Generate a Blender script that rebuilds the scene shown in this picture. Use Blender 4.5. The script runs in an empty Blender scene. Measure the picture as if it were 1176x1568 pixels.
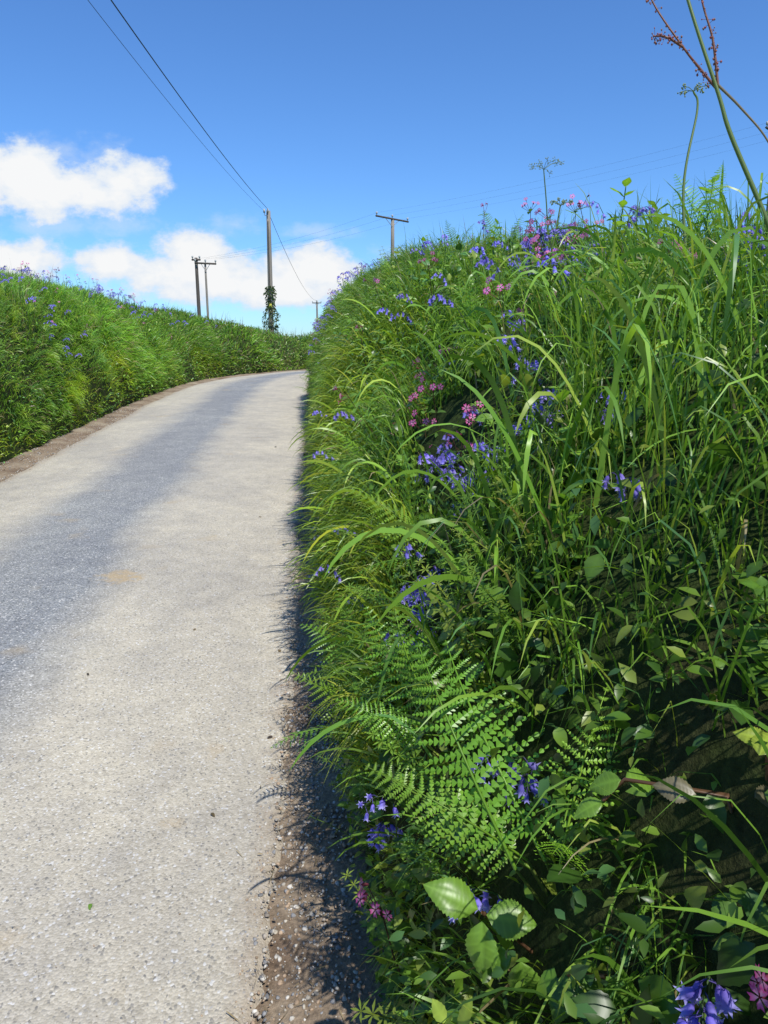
import bpy, math, numpy as np
from mathutils import Vector, Matrix
rng=np.random.default_rng(11)
UP=np.array([0,0,1.0])
def nrm(a):
    a=np.asarray(a,float); return a/np.maximum(np.linalg.norm(a,axis=-1,keepdims=True),1e-9)
# ---------------------------------------------------------------- terrain helpers
def gz(Y):
    Y=np.asarray(Y,float)
    d=np.clip(Y-18,0,8)
    return np.where(Y<18,0.025*np.clip(Y,-10,18),0.45+0.025*(d-d*d/16))
def sn(P,f,seed=0):
    r=np.random.default_rng(seed+100); out=0
    for k in range(5):
        w=r.normal(size=3); w=w/np.linalg.norm(w)*f*(0.6+0.35*k)
        out=out+np.sin(P@w+r.uniform(0,6.28))*(1/(1+0.35*k))
    return out/2.4
def catmull(pts,n=60):
    pts=np.array(pts,float); p=np.vstack([2*pts[0]-pts[1],pts,2*pts[-1]-pts[-2]]); o=[]
    for i in range(1,len(p)-2):
        t=np.linspace(0,1,n,endpoint=False)[:,None]
        a,b,c,d=p[i-1],p[i],p[i+1],p[i+2]
        o.append(0.5*((2*b)+(-a+c)*t+(2*a-5*b+4*c-d)*t**2+(-a+3*b-3*c+d)*t**3))
    o.append(p[-2][None]); return np.vstack(o)
Rp=[(.34,-5),(-.15,0),(-.64,5),(-1.13,10),(-1.62,15),(-2.0,19),(-2.0,21.5),(-1.35,23.7),(.2,25.6),(3,28),(8,31),(30,42)]
Lp=[(-2.6,-5),(-3.11,0),(-3.63,5),(-4.15,10),(-4.7,15),(-4.85,19),(-4.45,21.9),(-3.35,25.4),(-1.6,28.2),(1.2,30.7),(6.5,33.8),(28.5,45)]
class Edge:
    def __init__(s,pts,side):
        c=catmull(pts); s.c=c; s.side=side
        d=np.r_[0,np.cumsum(np.linalg.norm(np.diff(c,axis=0),axis=1))]; s.s=d
        s.s0=np.interp(0,c[:400,1],d[:400]); s.d=d-s.s0
        t=nrm(np.gradient(c,axis=0)); s.t=t
    def at(s,u):
        x=np.interp(u,s.d,s.c[:,0]); y=np.interp(u,s.d,s.c[:,1])
        tx=np.interp(u,s.d,s.t[:,0]); ty=np.interp(u,s.d,s.t[:,1])
        l=np.hypot(tx,ty); tx/=l; ty/=l
        return x,y,ty*s.side,-tx*s.side
RE=Edge(Rp,1); LE=Edge(Lp,-1)
po=np.array([0,.05,.13,.30,.60,.95,1.35,1.8,2.4,3.3]); pz=np.array([0,.22,.45,.68,.86,.96,1.0,1.0,.75,0])
pl=np.r_[0,np.cumsum(np.hypot(np.diff(po),np.diff(pz)*2.3))]; pl_end=pl[7]
def H(side,u):
    if side>0: return np.interp(u,[-5,0,2,4,7.5,15,19,24,30,60],[1.6,1.6,1.66,1.88,2.15,2.35,2.05,1.5,1.2,1.2])
    return np.interp(u,[-5,8,12,18,23,27,32,60],[2.34,2.29,2.18,1.97,1.7,1.3,.9,.9])
def B(side,u):
    if side>0: return np.interp(u,[-5,1,2.5,5,60],[.30,.30,.28,.24,.2])
    return np.interp(u,[-5,60],[.33,.33])
def surf(E,u,q):
    """q in metres of profile arclength"""
    x,y,nx,ny=E.at(u); o=np.interp(q,pl,po); z=np.interp(q,pl,pz)
    o=o*(1.0 if E.side>0 else .95)+B(E.side,u)
    X=x+nx*o; Y=y+ny*o; Z=gz(y)+z*H(E.side,u)
    P=np.stack([X,Y,Z],-1)
    w=np.clip(q/.35,0,1)*np.clip((pl[-1]-q)/.5,0,1)
    dd=(sn(P,1.3,1)*.09+sn(P,4,2)*.05)*w
    P=P+np.stack([-nx*.8,-ny*.8,np.full_like(nx,.6)],-1)*dd[...,None]
    return P
def surfN(E,u,q):
    e=.03; P=surf(E,u,q); a=surf(E,u+e,q)-P; b=surf(E,u,q+e)-P
    n=nrm(np.cross(a,b))
    x,y,nx,ny=E.at(u)
    ref=np.stack([-nx*.6,-ny*.6,np.full_like(nx,.8)],-1)
    s=np.sign((n*ref).sum(-1,keepdims=True)); s[s==0]=1
    return P,n*s,nrm(a)
# ---------------------------------------------------------------- mesh builders
class T:
    def __init__(s): s.v=[];s.q=[];s.t=[];s.c=[]
    def add(s,v,f,c):
        o=len(s.v); v=[tuple(x) for x in v]; s.v+=v
        if isinstance(c[0],(float,int)): c=[c]*len(v)
        s.c+=[tuple(k) for k in c]
        for k in f:
            (s.q if len(k)==4 else s.t).append([i+o for i in k])
    def tube(s,path,rad,n,col,cap=False):
        path=np.array(path,float); m=len(path)
        if np.isscalar(rad): rad=[rad]*m
        tg=nrm(np.gradient(path,axis=0)); v=[];f=[]
        ref=np.array([1,0,0.]) if abs(tg[0][0])<.8 else np.array([0,1,0.])
        for i in range(m):
            a=nrm(np.cross(tg[i],ref)); b=np.cross(tg[i],a)
            for k in range(n):
                th=2*math.pi*k/n; v.append(path[i]+rad[i]*(a*math.cos(th)+b*math.sin(th)))
        for i in range(m-1):
            for k in range(n):
                f.append([i*n+k,i*n+(k+1)%n,(i+1)*n+(k+1)%n,(i+1)*n+k])
        if cap:
            v.append(path[-1]); v.append(path[0])
            for k in range(n):
                f.append([(m-1)*n+k,(m-1)*n+(k+1)%n,m*n]); f.append([(k+1)%n,k,m*n+1])
        s.add(v,f,col)
    def box(s,c,sz,col,R=np.eye(3)):
        v=[np.array(c)+R@(np.array([x,y,z])*np.array(sz)/2) for x in(-1,1) for y in(-1,1) for z in(-1,1)]
        s.add(v,[[0,1,3,2],[4,6,7,5],[0,4,5,1],[2,3,7,6],[0,2,6,4],[1,5,7,3]],col)
    def merge(s,o,R=np.eye(3),k=1.0,p=(0,0,0)):
        v=(np.array(o.v)@np.array(R).T)*k+np.array(p); n=len(s.v)
        s.v+=[tuple(x) for x in v]; s.c+=o.c
        s.q+=[[i+n for i in f] for f in o.q]; s.t+=[[i+n for i in f] for f in o.t]
    def arr(s):
        return np.array(s.v,float),np.array(s.q,int).reshape(-1,4),np.array(s.t,int).reshape(-1,3),np.array(s.c,float)
class Big:
    def __init__(s): s.V=[];s.Q=[];s.T=[];s.C=[];s.n=0
    def add(s,v,q,t,c):
        s.V.append(v); s.Q.append(q+s.n); s.T.append(t+s.n); s.C.append(c); s.n+=len(v)
    def inst(s,tp,P,M,S,C):
        v,q,t,c=tp.arr(); n=len(P)
        if n==0: return
        S=np.broadcast_to(np.asarray(S,float),(n,))
        W=np.einsum('nij,vj->nvi',M,v)*S[:,None,None]+P[:,None,:]
        off=(np.arange(n)*len(v))[:,None,None]
        s.add(W.reshape(-1,3),(q[None]+off).reshape(-1,4),(t[None]+off).reshape(-1,3),(c[None]*C[:,None,:]).reshape(-1,3))
    def tmpl(s,tp): s.add(*tp.arr())
    def build(s,name,mat,smooth=True):
        V=np.vstack(s.V);Q=np.vstack(s.Q);Tt=np.vstack(s.T);C=np.vstack(s.C)
        me=bpy.data.meshes.new(name); me.vertices.add(len(V)); me.vertices.foreach_set("co",V.astype(np.float32).ravel())
        li=np.concatenate([Q.ravel(),Tt.ravel()]).astype(np.int32); me.loops.add(len(li)); me.loops.foreach_set("vertex_index",li)
        st=np.concatenate([np.arange(len(Q))*4,len(Q)*4+np.arange(len(Tt))*3]).astype(np.int32)
        me.polygons.add(len(st)); me.polygons.foreach_set("loop_start",st)
        if smooth: me.polygons.foreach_set("use_smooth",np.ones(len(st),bool))
        me.update(calc_edges=True)
        a=me.attributes.new("Col",'FLOAT_COLOR','POINT'); a.data.foreach_set("color",np.c_[np.clip(C,0,1),np.ones(len(C))].astype(np.float32).ravel())
        me.materials.append(mat); ob=bpy.data.objects.new(name,me); bpy.context.scene.collection.objects.link(ob); return ob
def frames(y,up):
    y=nrm(y); x=nrm(np.cross(y,up)); z=np.cross(x,y); return np.stack([x,y,z],-1)
def frames_z(z,xh):
    z=nrm(z); y=nrm(np.cross(z,xh)); x=np.cross(y,z); return np.stack([x,y,z],-1)
# ---------------------------------------------------------------- materials
def newmat(name):
    m=bpy.data.materials.new(name); m.use_nodes=True; nt=m.node_tree; nt.nodes.clear(); return m,nt,nt.nodes,nt.links
def leafmat(name,trans=.35,rough=.42,spec=.4,boost=(1.25,1.35,.7)):
    m,nt,N,L=newmat(name)
    at=N.new('ShaderNodeAttribute'); at.attribute_name='Col'
    p=N.new('ShaderNodeBsdfPrincipled'); p.inputs['Roughness'].default_value=rough; p.inputs['Specular IOR Level'].default_value=spec
    L.new(at.outputs['Color'],p.inputs['Base Color'])
    tr=N.new('ShaderNodeBsdfTranslucent'); b=N.new('ShaderNodeVectorMath'); b.operation='MULTIPLY'; b.inputs[1].default_value=boost
    L.new(at.outputs['Color'],b.inputs[0]); L.new(b.outputs[0],tr.inputs['Color'])
    mx=N.new('ShaderNodeMixShader'); mx.inputs[0].default_value=trans; L.new(p.outputs[0],mx.inputs[1]); L.new(tr.outputs[0],mx.inputs[2])
    o=N.new('ShaderNodeOutputMaterial'); L.new(mx.outputs[0],o.inputs[0]); return m
M_leaf=leafmat("foliage",.38,.36,.5,(1.35,1.3,.5)); M_flower=leafmat("petals",.4,.6,.2,(1.1,1.1,1.1))
def noise(N,L,vec,scale,detail=4,rough=.55):
    n=N.new('ShaderNodeTexNoise'); n.inputs['Scale'].default_value=scale; n.inputs['Detail'].default_value=detail; n.inputs['Roughness'].default_value=rough
    if vec is not None: L.new(vec,n.inputs['Vector'])
    return n
def ramp(N,L,src,stops):
    r=N.new('ShaderNodeValToRGB'); e=r.color_ramp.elements
    while len(e)<len(stops): e.new(.5)
    for k,(p,c) in zip(e,stops): k.position=p; k.color=(*c,1) if len(c)==3 else c
    if src is not None: L.new(src,r.inputs[0])
    return r
def mixc(N,L,f,a,b,mode='MIX'):
    m=N.new('ShaderNodeMix'); m.data_type='RGBA'; m.blend_type=mode
    for s,v in((m.inputs[0],f),(m.inputs[6],a),(m.inputs[7],b)):
        if isinstance(v,(int,float)): s.default_value=v
        elif isinstance(v,tuple): s.default_value=(*v,1)
        else: L.new(v,s)
    return m.outputs[2]
def finish(N,L,col,rough=.9,bump=None,bs=.3,bd=.005,spec=.3):
    p=N.new('ShaderNodeBsdfPrincipled'); p.inputs['Roughness'].default_value=rough; p.inputs['Specular IOR Level'].default_value=spec
    L.new(col,p.inputs['Base Color'])
    if bump is not None:
        b=N.new('ShaderNodeBump'); b.inputs['Strength'].default_value=bs; b.inputs['Distance'].default_value=bd; L.new(bump,b.inputs['Height']); L.new(b.outputs[0],p.inputs['Normal'])
    o=N.new('ShaderNodeOutputMaterial'); L.new(p.outputs[0],o.inputs[0])
def mth(N,L,op,a,b=None,c=None,clamp=False):
    m=N.new('ShaderNodeMath'); m.operation=op; m.use_clamp=clamp
    for i,v in enumerate((a,b,c)):
        if v is None: continue
        if isinstance(v,(int,float)): m.inputs[i].default_value=v
        else: L.new(v,m.inputs[i])
    return m.outputs[0]
def soilmat(name,c1,c2,c3):
    m,nt,N,L=newmat(name); g=N.new('ShaderNodeNewGeometry').outputs['Position']
    n1=noise(N,L,g,3,6); n2=noise(N,L,g,60,5,.7)
    r=ramp(N,L,n1.outputs[0],[(.35,c1),(.5,c2),(.68,c3)])
    r2=ramp(N,L,n2.outputs[0],[(.3,(.55,.55,.55)),(.7,(1.4,1.4,1.4))])
    finish(N,L,mixc(N,L,1.0,r.outputs[0],r2.outputs[0],'MULTIPLY'),.95,n2.outputs[0],.8,.01,.15); return m
M_soil=soilmat("verge_soil",(.17,.12,.08),(.25,.19,.13),(.34,.28,.20))
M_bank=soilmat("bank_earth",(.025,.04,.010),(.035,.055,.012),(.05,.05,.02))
def fieldmat():
    m,nt,N,L=newmat("field_grass"); g=N.new('ShaderNodeNewGeometry').outputs['Position']
    n1=noise(N,L,g,.05,5); n2=noise(N,L,g,9,5)
    r=ramp(N,L,n1.outputs[0],[(.35,(.05,.10,.02)),(.65,(.09,.15,.03))]); r2=ramp(N,L,n2.outputs[0],[(.3,(.6,.6,.6)),(.7,(1.2,1.2,1.2))])
    finish(N,L,mixc(N,L,1.0,r.outputs[0],r2.outputs[0],'MULTIPLY'),.95,n2.outputs[0],.6,.05,.1); return m
M_field=fieldmat()
def roadmat():
    m,nt,N,L=newmat("worn_chip_seal"); g=N.new('ShaderNodeNewGeometry').outputs['Position']
    uv=N.new('ShaderNodeUVMap'); uv.uv_map='UVMap'; sx=N.new('ShaderNodeSeparateXYZ'); L.new(uv.outputs[0],sx.inputs[0])
    nb=noise(N,L,g,.9,5,.6); a=mth(N,L,'ADD',sx.outputs[0],mth(N,L,'MULTIPLY',mth(N,L,'SUBTRACT',nb.outputs[0],.5),.22))
    st=ramp(N,L,a,[(.0,(0,0,0)),(.32,(0.0,0,0)),(.44,(1,1,1)),(.62,(.9,.9,.9)),(.75,(0,0,0)),(1,(0,0,0))])
    v=N.new('ShaderNodeTexVoronoi'); v.inputs['Scale'].default_value=150; L.new(g,v.inputs['Vector'])
    chip=N.new('ShaderNodeSeparateColor'); L.new(v.outputs['Color'],chip.inputs[0])
    n2=noise(N,L,g,75,5,.75); n3=noise(N,L,g,6,6,.6)
    grey=mixc(N,L,chip.outputs[0],(.11,.125,.14),(.37,.385,.40))
    pale=mixc(N,L,chip.outputs[0],(.36,.33,.265),(.58,.54,.45))
    spk=ramp(N,L,chip.outputs[1],[(.93,(0,0,0)),(.97,(1,1,1))])
    spd=ramp(N,L,chip.outputs[2],[(.92,(0,0,0)),(.96,(.6,.6,.6))])
    dust=ramp(N,L,n2.outputs[0],[(.42,(0,0,0)),(.62,(1,1,1))])
    grey=mixc(N,L,mth(N,L,'MULTIPLY',dust.outputs[0],.35),grey,(.33,.32,.28))
    pale=mixc(N,L,mth(N,L,'MULTIPLY',dust.outputs[0],.6),pale,(.50,.455,.365))
    c=mixc(N,L,st.outputs[0],pale,grey)
    c=mixc(N,L,spk.outputs[0],c,(.62,.61,.58))
    c=mixc(N,L,spd.outputs[0],c,(.15,.15,.15))
    big=ramp(N,L,n3.outputs[0],[(.3,(.86,.86,.87)),(.7,(1.1,1.09,1.06))])
    c=mixc(N,L,1.0,c,big.outputs[0],'MULTIPLY')
    n5=noise(N,L,g,1.1,4,.6); b2=ramp(N,L,n5.outputs[0],[(.35,(.87,.87,.88)),(.65,(1.08,1.07,1.03))]); c=mixc(N,L,1.0,c,b2.outputs[0],'MULTIPLY')
    n4=noise(N,L,g,2.6,3,.5); stn=ramp(N,L,n4.outputs[0],[(.64,(0,0,0)),(.74,(1,1,1))])
    c=mixc(N,L,mth(N,L,'MULTIPLY',stn.outputs[0],.4),c,(.42,.33,.20))
    for (px,py,rx_,ry_,op) in [(-1.60,4.15,.15,.14,.7),(-.62,2.35,.05,.05,.25),(-.66,1.95,.04,.04,.3),(-.95,1.5,.06,.05,.25)]:
        s=N.new('ShaderNodeVectorMath'); s.operation='SUBTRACT'; L.new(g,s.inputs[0]); s.inputs[1].default_value=(px,py,0)
        mm=N.new('ShaderNodeVectorMath'); mm.operation='MULTIPLY'; L.new(s.outputs[0],mm.inputs[0]); mm.inputs[1].default_value=(1/rx_,1/ry_,0)
        l=N.new('ShaderNodeVectorMath'); l.operation='LENGTH'; L.new(mm.outputs[0],l.inputs[0])
        nn=noise(N,L,g,22,5,.7)
        d=mth(N,L,'ADD',l.outputs['Value'],mth(N,L,'MULTIPLY',mth(N,L,'SUBTRACT',nn.outputs[0],.5),3.2))
        r=ramp(N,L,d,[(.35,(1,1,1)),(1.0,(0,0,0))]); c=mixc(N,L,mth(N,L,'MULTIPLY',r.outputs[0],op),c,(.46,.34,.18))
    ed=ramp(N,L,mth(N,L,'ADD',sx.outputs[0],mth(N,L,'MULTIPLY',mth(N,L,'SUBTRACT',n3.outputs[0],.5),.12)),[(.0,(1,1,1)),(.03,(0,0,0)),(.95,(0,0,0)),(.985,(1,1,1))])
    c=mixc(N,L,mth(N,L,'MULTIPLY',ed.outputs[0],.6),c,(.33,.27,.20))
    h=mth(N,L,'SUBTRACT',mth(N,L,'MULTIPLY',n2.outputs[0],.6),v.outputs['Distance'])
    finish(N,L,c,.85,h,.7,.003,.3); return m
M_road=roadmat()
def attrmat(name,rough=.8,nscale=30,stretch=(1,1,1),lo=.7,hi=1.25,bs=.4,bd=.01,spec=.3):
    m,nt,N,L=newmat(name); at=N.new('ShaderNodeAttribute'); at.attribute_name='Col'
    g=N.new('ShaderNodeNewGeometry').outputs['Position']; mp=N.new('ShaderNodeMapping'); mp.inputs['Scale'].default_value=stretch; L.new(g,mp.inputs[0])
    n=noise(N,L,mp.outputs[0],nscale,5,.65); r=ramp(N,L,n.outputs[0],[(.3,(lo,)*3),(.7,(hi,)*3)])
    finish(N,L,mixc(N,L,1.0,at.outputs['Color'],r.outputs[0],'MULTIPLY'),rough,n.outputs[0],bs,bd,spec); return m
M_wood=attrmat("weathered_wood",.85,12,(6,6,.5)); M_stone=attrmat("gravel_stone",.85,90); M_wire=attrmat("cable",.6,5,bs=0)
# ---------------------------------------------------------------- ground, lane, verges, banks
def gridmesh(name,P,mat,uv=None):
    n,m=P.shape[:2]; idx=np.arange(n*m).reshape(n,m)
    q=np.stack([idx[:-1,:-1],idx[:-1,1:],idx[1:,1:],idx[1:,:-1]],-1).reshape(-1,4)
    me=bpy.data.meshes.new(name); me.from_pydata(P.reshape(-1,3).tolist(),[],q.tolist())
    if uv is not None:
        l=me.uv_layers.new(name='UVMap'); vi=np.zeros(len(me.loops),np.int32); me.loops.foreach_get('vertex_index',vi)
        l.data.foreach_set('uv',uv.reshape(-1,2)[vi].astype(np.float32).ravel())
    me.polygons.foreach_set("use_smooth",np.ones(len(me.polygons),bool)); me.materials.append(mat)
    ob=bpy.data.objects.new(name,me); bpy.context.scene.collection.objects.link(ob); return ob
ys=np.r_[-4000,-800,-150,-40,-10,np.arange(-8,30,1.0),35,45,80,200,800,4000]; xs=np.r_[-4000,-800,-150,-40,-15,-6,-3,0,3,6,15,40,150,800,4000]
G=np.zeros((len(ys),len(xs),3)); G[...,0]=xs[None]; G[...,1]=ys[:,None]; G[...,2]=gz(ys)[:,None]-.01
gridmesh("ground",G,M_field)
u=np.unique(np.r_[np.arange(-4.5,9,.02),np.arange(9,60,.25)])
kr=np.interp(u,RE.d,np.linspace(0,1,len(RE.d))); rx=np.interp(kr,np.linspace(0,1,len(RE.d)),RE.c[:,0]); ry=np.interp(kr,np.linspace(0,1,len(RE.d)),RE.c[:,1])
lx=np.interp(kr,np.linspace(0,1,len(LE.d)),LE.c[:,0]); ly=np.interp(kr,np.linspace(0,1,len(LE.d)),LE.c[:,1])
w=np.r_[0,.008,.02,np.linspace(.05,.95,19),.98,.992,1]
Rm=np.zeros((len(u),len(w),3)); pr=np.stack([rx,ry,0*rx],-1); plf=np.stack([lx,ly,0*lx],-1)
jr=(sn(pr,7,5)*.5+sn(pr,28,6)*.4+sn(pr,90,8)*.3)*.05-.04+np.interp(u,[0,1.3,1.9],[.12,.07,0]); jl=(sn(plf,4,7)*.6+sn(plf,20,9)*.4)*.05
wid=np.hypot(rx-lx,ry-ly)
for j,ww in enumerate(w):
    f=ww+ (jr/wid)*(1-ww)**6+(jl/wid)*ww**6
    Rm[:,j,0]=rx*(1-f)+lx*f; Rm[:,j,1]=ry*(1-f)+ly*f
    Rm[:,j,2]=gz(Rm[:,j,1])+.03+.05*(1-(2*ww-1)**2)*.8
Rm[:,0,2]-=.016; Rm[:,-1,2]-=.016
UVr=np.zeros((len(u),len(w),2)); UVr[...,0]=w[None]; UVr[...,1]=u[:,None]
gridmesh("lane_road",Rm,M_road,UVr)
for E,nm in((RE,"soil_verge"),(LE,"soil_verge")):
    uu=np.unique(np.r_[np.arange(-4.5,9,.02),np.arange(9,50,.2)]); oo=np.linspace(-.16,.6,40)
    x,y,nx,ny=E.at(uu); V=np.zeros((len(uu),len(oo),3))
    V[...,0]=x[:,None]+nx[:,None]*oo; V[...,1]=y[:,None]+ny[:,None]*oo
    k=np.clip((oo+.0)/.2,0,1)[None]
    V[...,2]=gz(y)[:,None]+.012+.03*k+(sn(V,14,3)*.012+sn(V,45,4)*.008)*k
    gridmesh(nm,V,M_soil)
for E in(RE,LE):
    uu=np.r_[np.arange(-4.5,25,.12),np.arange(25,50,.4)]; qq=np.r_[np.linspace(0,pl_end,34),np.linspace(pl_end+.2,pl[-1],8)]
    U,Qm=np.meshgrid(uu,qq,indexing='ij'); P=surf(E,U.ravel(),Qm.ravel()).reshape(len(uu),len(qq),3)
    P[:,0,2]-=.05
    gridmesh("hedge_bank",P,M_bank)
# ---------------------------------------------------------------- vegetation
CAM=np.array([0,0,1.55])
# flower-head groups standing just proud of the grass on the lane side of the bank: (head position, plants, spread)
BBH=[((.97,3.5,1.90),17,.075),((.88,3.5,1.81),9,.055),((.755,4.1,2.01),10,.06),((.82,3.9,1.96),9,.06),((1.1,2.35,1.90),4,.03),((1.13,2.4,1.85),3,.03),
   ((.17,2.44,1.21),9,.045),((.21,2.2,1.16),5,.04),((.30,2.12,1.24),7,.035),((.10,2.06,.87),7,.04),((.13,1.94,.89),4,.03),((.24,1.15,.84),3,.012),((.19,1.09,.65),1,.01),
   ((-.53,6.55,.25),3,.04),((-.42,5.4,.42),4,.06),((-.33,4.45,.43),6,.05),((-.29,4.18,.25),6,.06),((-.08,2.87,.83),2,.03),((-.07,2.63,.63),2,.02),((.09,1.87,.80),3,.025),((0,1.65,.35),2,.02),((.09,1.45,.54),1,.03),((.38,.68,.88),2,.01),
   ((1.1,3.5,1.80),4,.04),((.49,2.36,1.48),5,.05),((.45,2.05,1.37),6,.035),((.60,1.82,1.45),2,.02),((.34,3.39,1.49),2,.05),((-.05,4.51,1.33),2,.05),((.49,1.45,1.30),2,.015),((.42,7.9,2.25),4,.12),((.15,8.3,2.0),3,.1),((.33,2.41,1.36),4,.06),((.5,2.8,1.6),3,.06)]
CPH=[((.80,3.8,2.03),10,.06),((.92,3.6,1.99),8,.05),((.79,3.7,1.94),7,.04),((.88,3.55,1.92),4,.04),((.10,3.29,1.22),3,.02),((.07,3.26,1.17),3,.02),((.23,3.2,1.44),3,.05),((.33,2.34,1.34),3,.02),((.26,2.3,1.24),3,.05),((.2,2.6,1.3),4,.08),((.425,.60,.89),1,.002),((-.07,4.51,1.33),1,.1),((.55,2.9,1.7),3,.1),((.42,7.6,2.2),2,.15),((.05,7.9,1.95),2,.1),((1.05,2.7,1.9),2,.03),((-.02,1.28,.4),1,.01)]
def proud(p):
    p=np.array(p,float); d=nrm(CAM-p)
    if 3.3<p[1]<4.3 and p[2]>1.75: return p+d*.15+UP*.055
    return p+d*(.17 if p[1]>1.8 else .14)
FEAT=[(proud(p),(.075+s)*(1.25 if 3.3<p[1]<4.3 else 1)) for p,n,s in BBH+CPH]+[(np.array(p),r) for p,r in [((.13,.88,.76),.10),((.10,.84,.79),.08),((.17,.80,.78),.09),((.29,.77,1.03),.09),((.25,.75,1.0),.07),((.40,.69,1.07),.09),((.42,.71,1.11),.07),((.18,.94,.84),.09),((.14,1.02,.90),.09),((.10,1.1,.97),.08),((.06,1.0,.86),.08),((.2,.82,.85),.08),((.0,1.45,.84),.08),((.0,1.15,.80),.07)]]
FP=np.array([f[0] for f in FEAT]); FRr=np.array([f[1] for f in FEAT])
def clear_of(P,k=1.0):
    d=np.linalg.norm(P[:,None,:]-FP[None],axis=2); return (d>FRr[None]*k).all(1)
PAL=np.array([(.175,.33,.04),(.12,.25,.03),(.225,.39,.05),(.065,.15,.025),(.115,.26,.075),(.30,.40,.06)])
def pick(n,p=None,pal=PAL): 
    c=pal[rng.choice(len(pal),n,p=p)]; return c*rng.uniform(.72,1.28,(n,1))
def scatter(E,u0,u1,n,q0=0.0,q1=None):
    q1=pl_end if q1 is None else q1
    u=rng.uniform(u0,u1,n); q=rng.uniform(q0,q1,n); P,Nn,Tg=surfN(E,u,q); return u,q,P,Nn,Tg
def blades(big,P,D,L,W,droop,C,segs=5):
    n=len(P); pos=P.copy(); lev=[]; side=nrm(np.cross(D,rng.normal(size=(n,3))))
    prof=[.55,1,.95,.8,.5,0] if segs==5 else ([.6,1,.75,0] if segs==3 else np.r_[.5,np.ones(segs-3),.9,.6,0])
    for k in range(segs+1):
        w_=(W*prof[k]*.5)[:,None]
        if k<segs: lev+= [pos-side*w_,pos+side*w_]
        else: lev.append(pos)
        f=(k+.5)/segs; d=nrm(D+np.array([0,0,-1.0])*(droop*f*f*1.6)[:,None]); pos=pos+d*(L/segs)[:,None]
        side=nrm(side-d*(side*d).sum(-1,keepdims=True))
    V=np.stack(lev,1); nv=V.shape[1]; off=(np.arange(n)*nv)[:,None,None]
    q=np.array([[2*k,2*k+1,2*k+3,2*k+2] for k in range(segs-1)]); t=np.array([[2*segs-2,2*segs-1,2*segs]])
    big.add(V.reshape(-1,3),(q[None]+off).reshape(-1,4),(t[None]+off).reshape(-1,3),np.repeat(C,nv,0))
def grow_grass(big,E,u0,u1,n,Lr,Wr,segs,straw=.04,q0=0,q1=None,lean=.6,droop=(.3,1.3),upr=(.3,1.0),tuft=None,bright=1.0,pw=(.3,.22,.2,.1,.1,.08)):
    u,q,P,Nn,Tg=scatter(E,u0,u1,n,q0,q1)
    tl=np.zeros((n,3))
    if tuft:
        m=max(1,n//tuft); cu=rng.uniform(u0,u1,m); cq=rng.uniform(q0 if q0 else .1,q1 or pl_end,m); ci=rng.integers(0,m,n)
        u=cu[ci]+rng.normal(size=n)*.035; q=np.clip(cq[ci]+rng.normal(size=n)*.035,0,pl_end); P,Nn,Tg=surfN(E,u,q); tl=rng.normal(size=(m,3))[ci]*.3
    cl=np.stack([sn(P,3.5,21),sn(P,3.5,22),sn(P,3.5,23)*.3],-1)
    low=np.clip(.35+q/.9,0,1)
    D=nrm(Nn*rng.uniform(.25,.8,(n,1))*low[:,None]+UP*rng.uniform(*upr,(n,1))+cl*lean*low[:,None]+tl*low[:,None]+rng.normal(size=(n,3))*(.22 if tuft else .28))
    L=rng.uniform(*Lr,n)*(1+.35*sn(P,2.5,24))*low; W=rng.uniform(*Wr,n)
    C=pick(n,pw)*(1+.28*sn(P,1.2,25))[:,None]*bright
    if tuft: C=C*.4+ .6*pick(m)[ci]*bright
    C=C*np.where(sn(P,2.2,26)[:,None]>.35,np.array([1.35,1.1,.8]),1)
    m=rng.random(n)<straw*(1.0+1.5*np.clip(sn(P,1.1,27),0,1)); C[m]=np.array([.38,.32,.17])*rng.uniform(.6,1.1,(m.sum(),1))
    keep=(np.linalg.norm(P-CAM,axis=1)-L*.95>.36)
    if E.side>0 and u0<5:
        for a_,b_ in((.35,.0),(.6,.08),(.85,.25),(.95,.4)): keep&=clear_of(P+D*(L*a_)[:,None]-UP*(L*b_)[:,None])
        keep&=clear_of(P,.8)
        if Lr[1]>.3: keep&=~((P[:,1]<1.3)&(P[:,2]<1.2)&(rng.random(n)<.5))
    blades(big,P[keep]-Nn[keep]*.02,D[keep],L[keep],W[keep],rng.uniform(*droop,n)[keep],C[keep],segs)
def leafT(n=4,wd=.28,fold=.25,curl=.25,col=(1,1,1)):
    t=T(); v=[(0,0,0)]; ys_=np.linspace(0,1,n+2)[1:-1]; f=[]
    for y in ys_:
        ww=wd*math.sin(math.pi*y**.75)**.8; z=-curl*y*y
        v+=[(-ww,y,z+fold*ww),(0,y,z),(ww,y,z+fold*ww)]
    v.append((0,1,-curl)); m=len(v)-1
    f=[[0,2,1],[0,3,2]]
    for k in range(len(ys_)-1):
        a=1+3*k; f+=[[a,a+1,a+4,a+3],[a+1,a+2,a+5,a+4]]
    a=1+3*(len(ys_)-1); f+=[[a,a+1,m],[a+1,a+2,m]]
    t.add(v,f,col); return t
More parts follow.
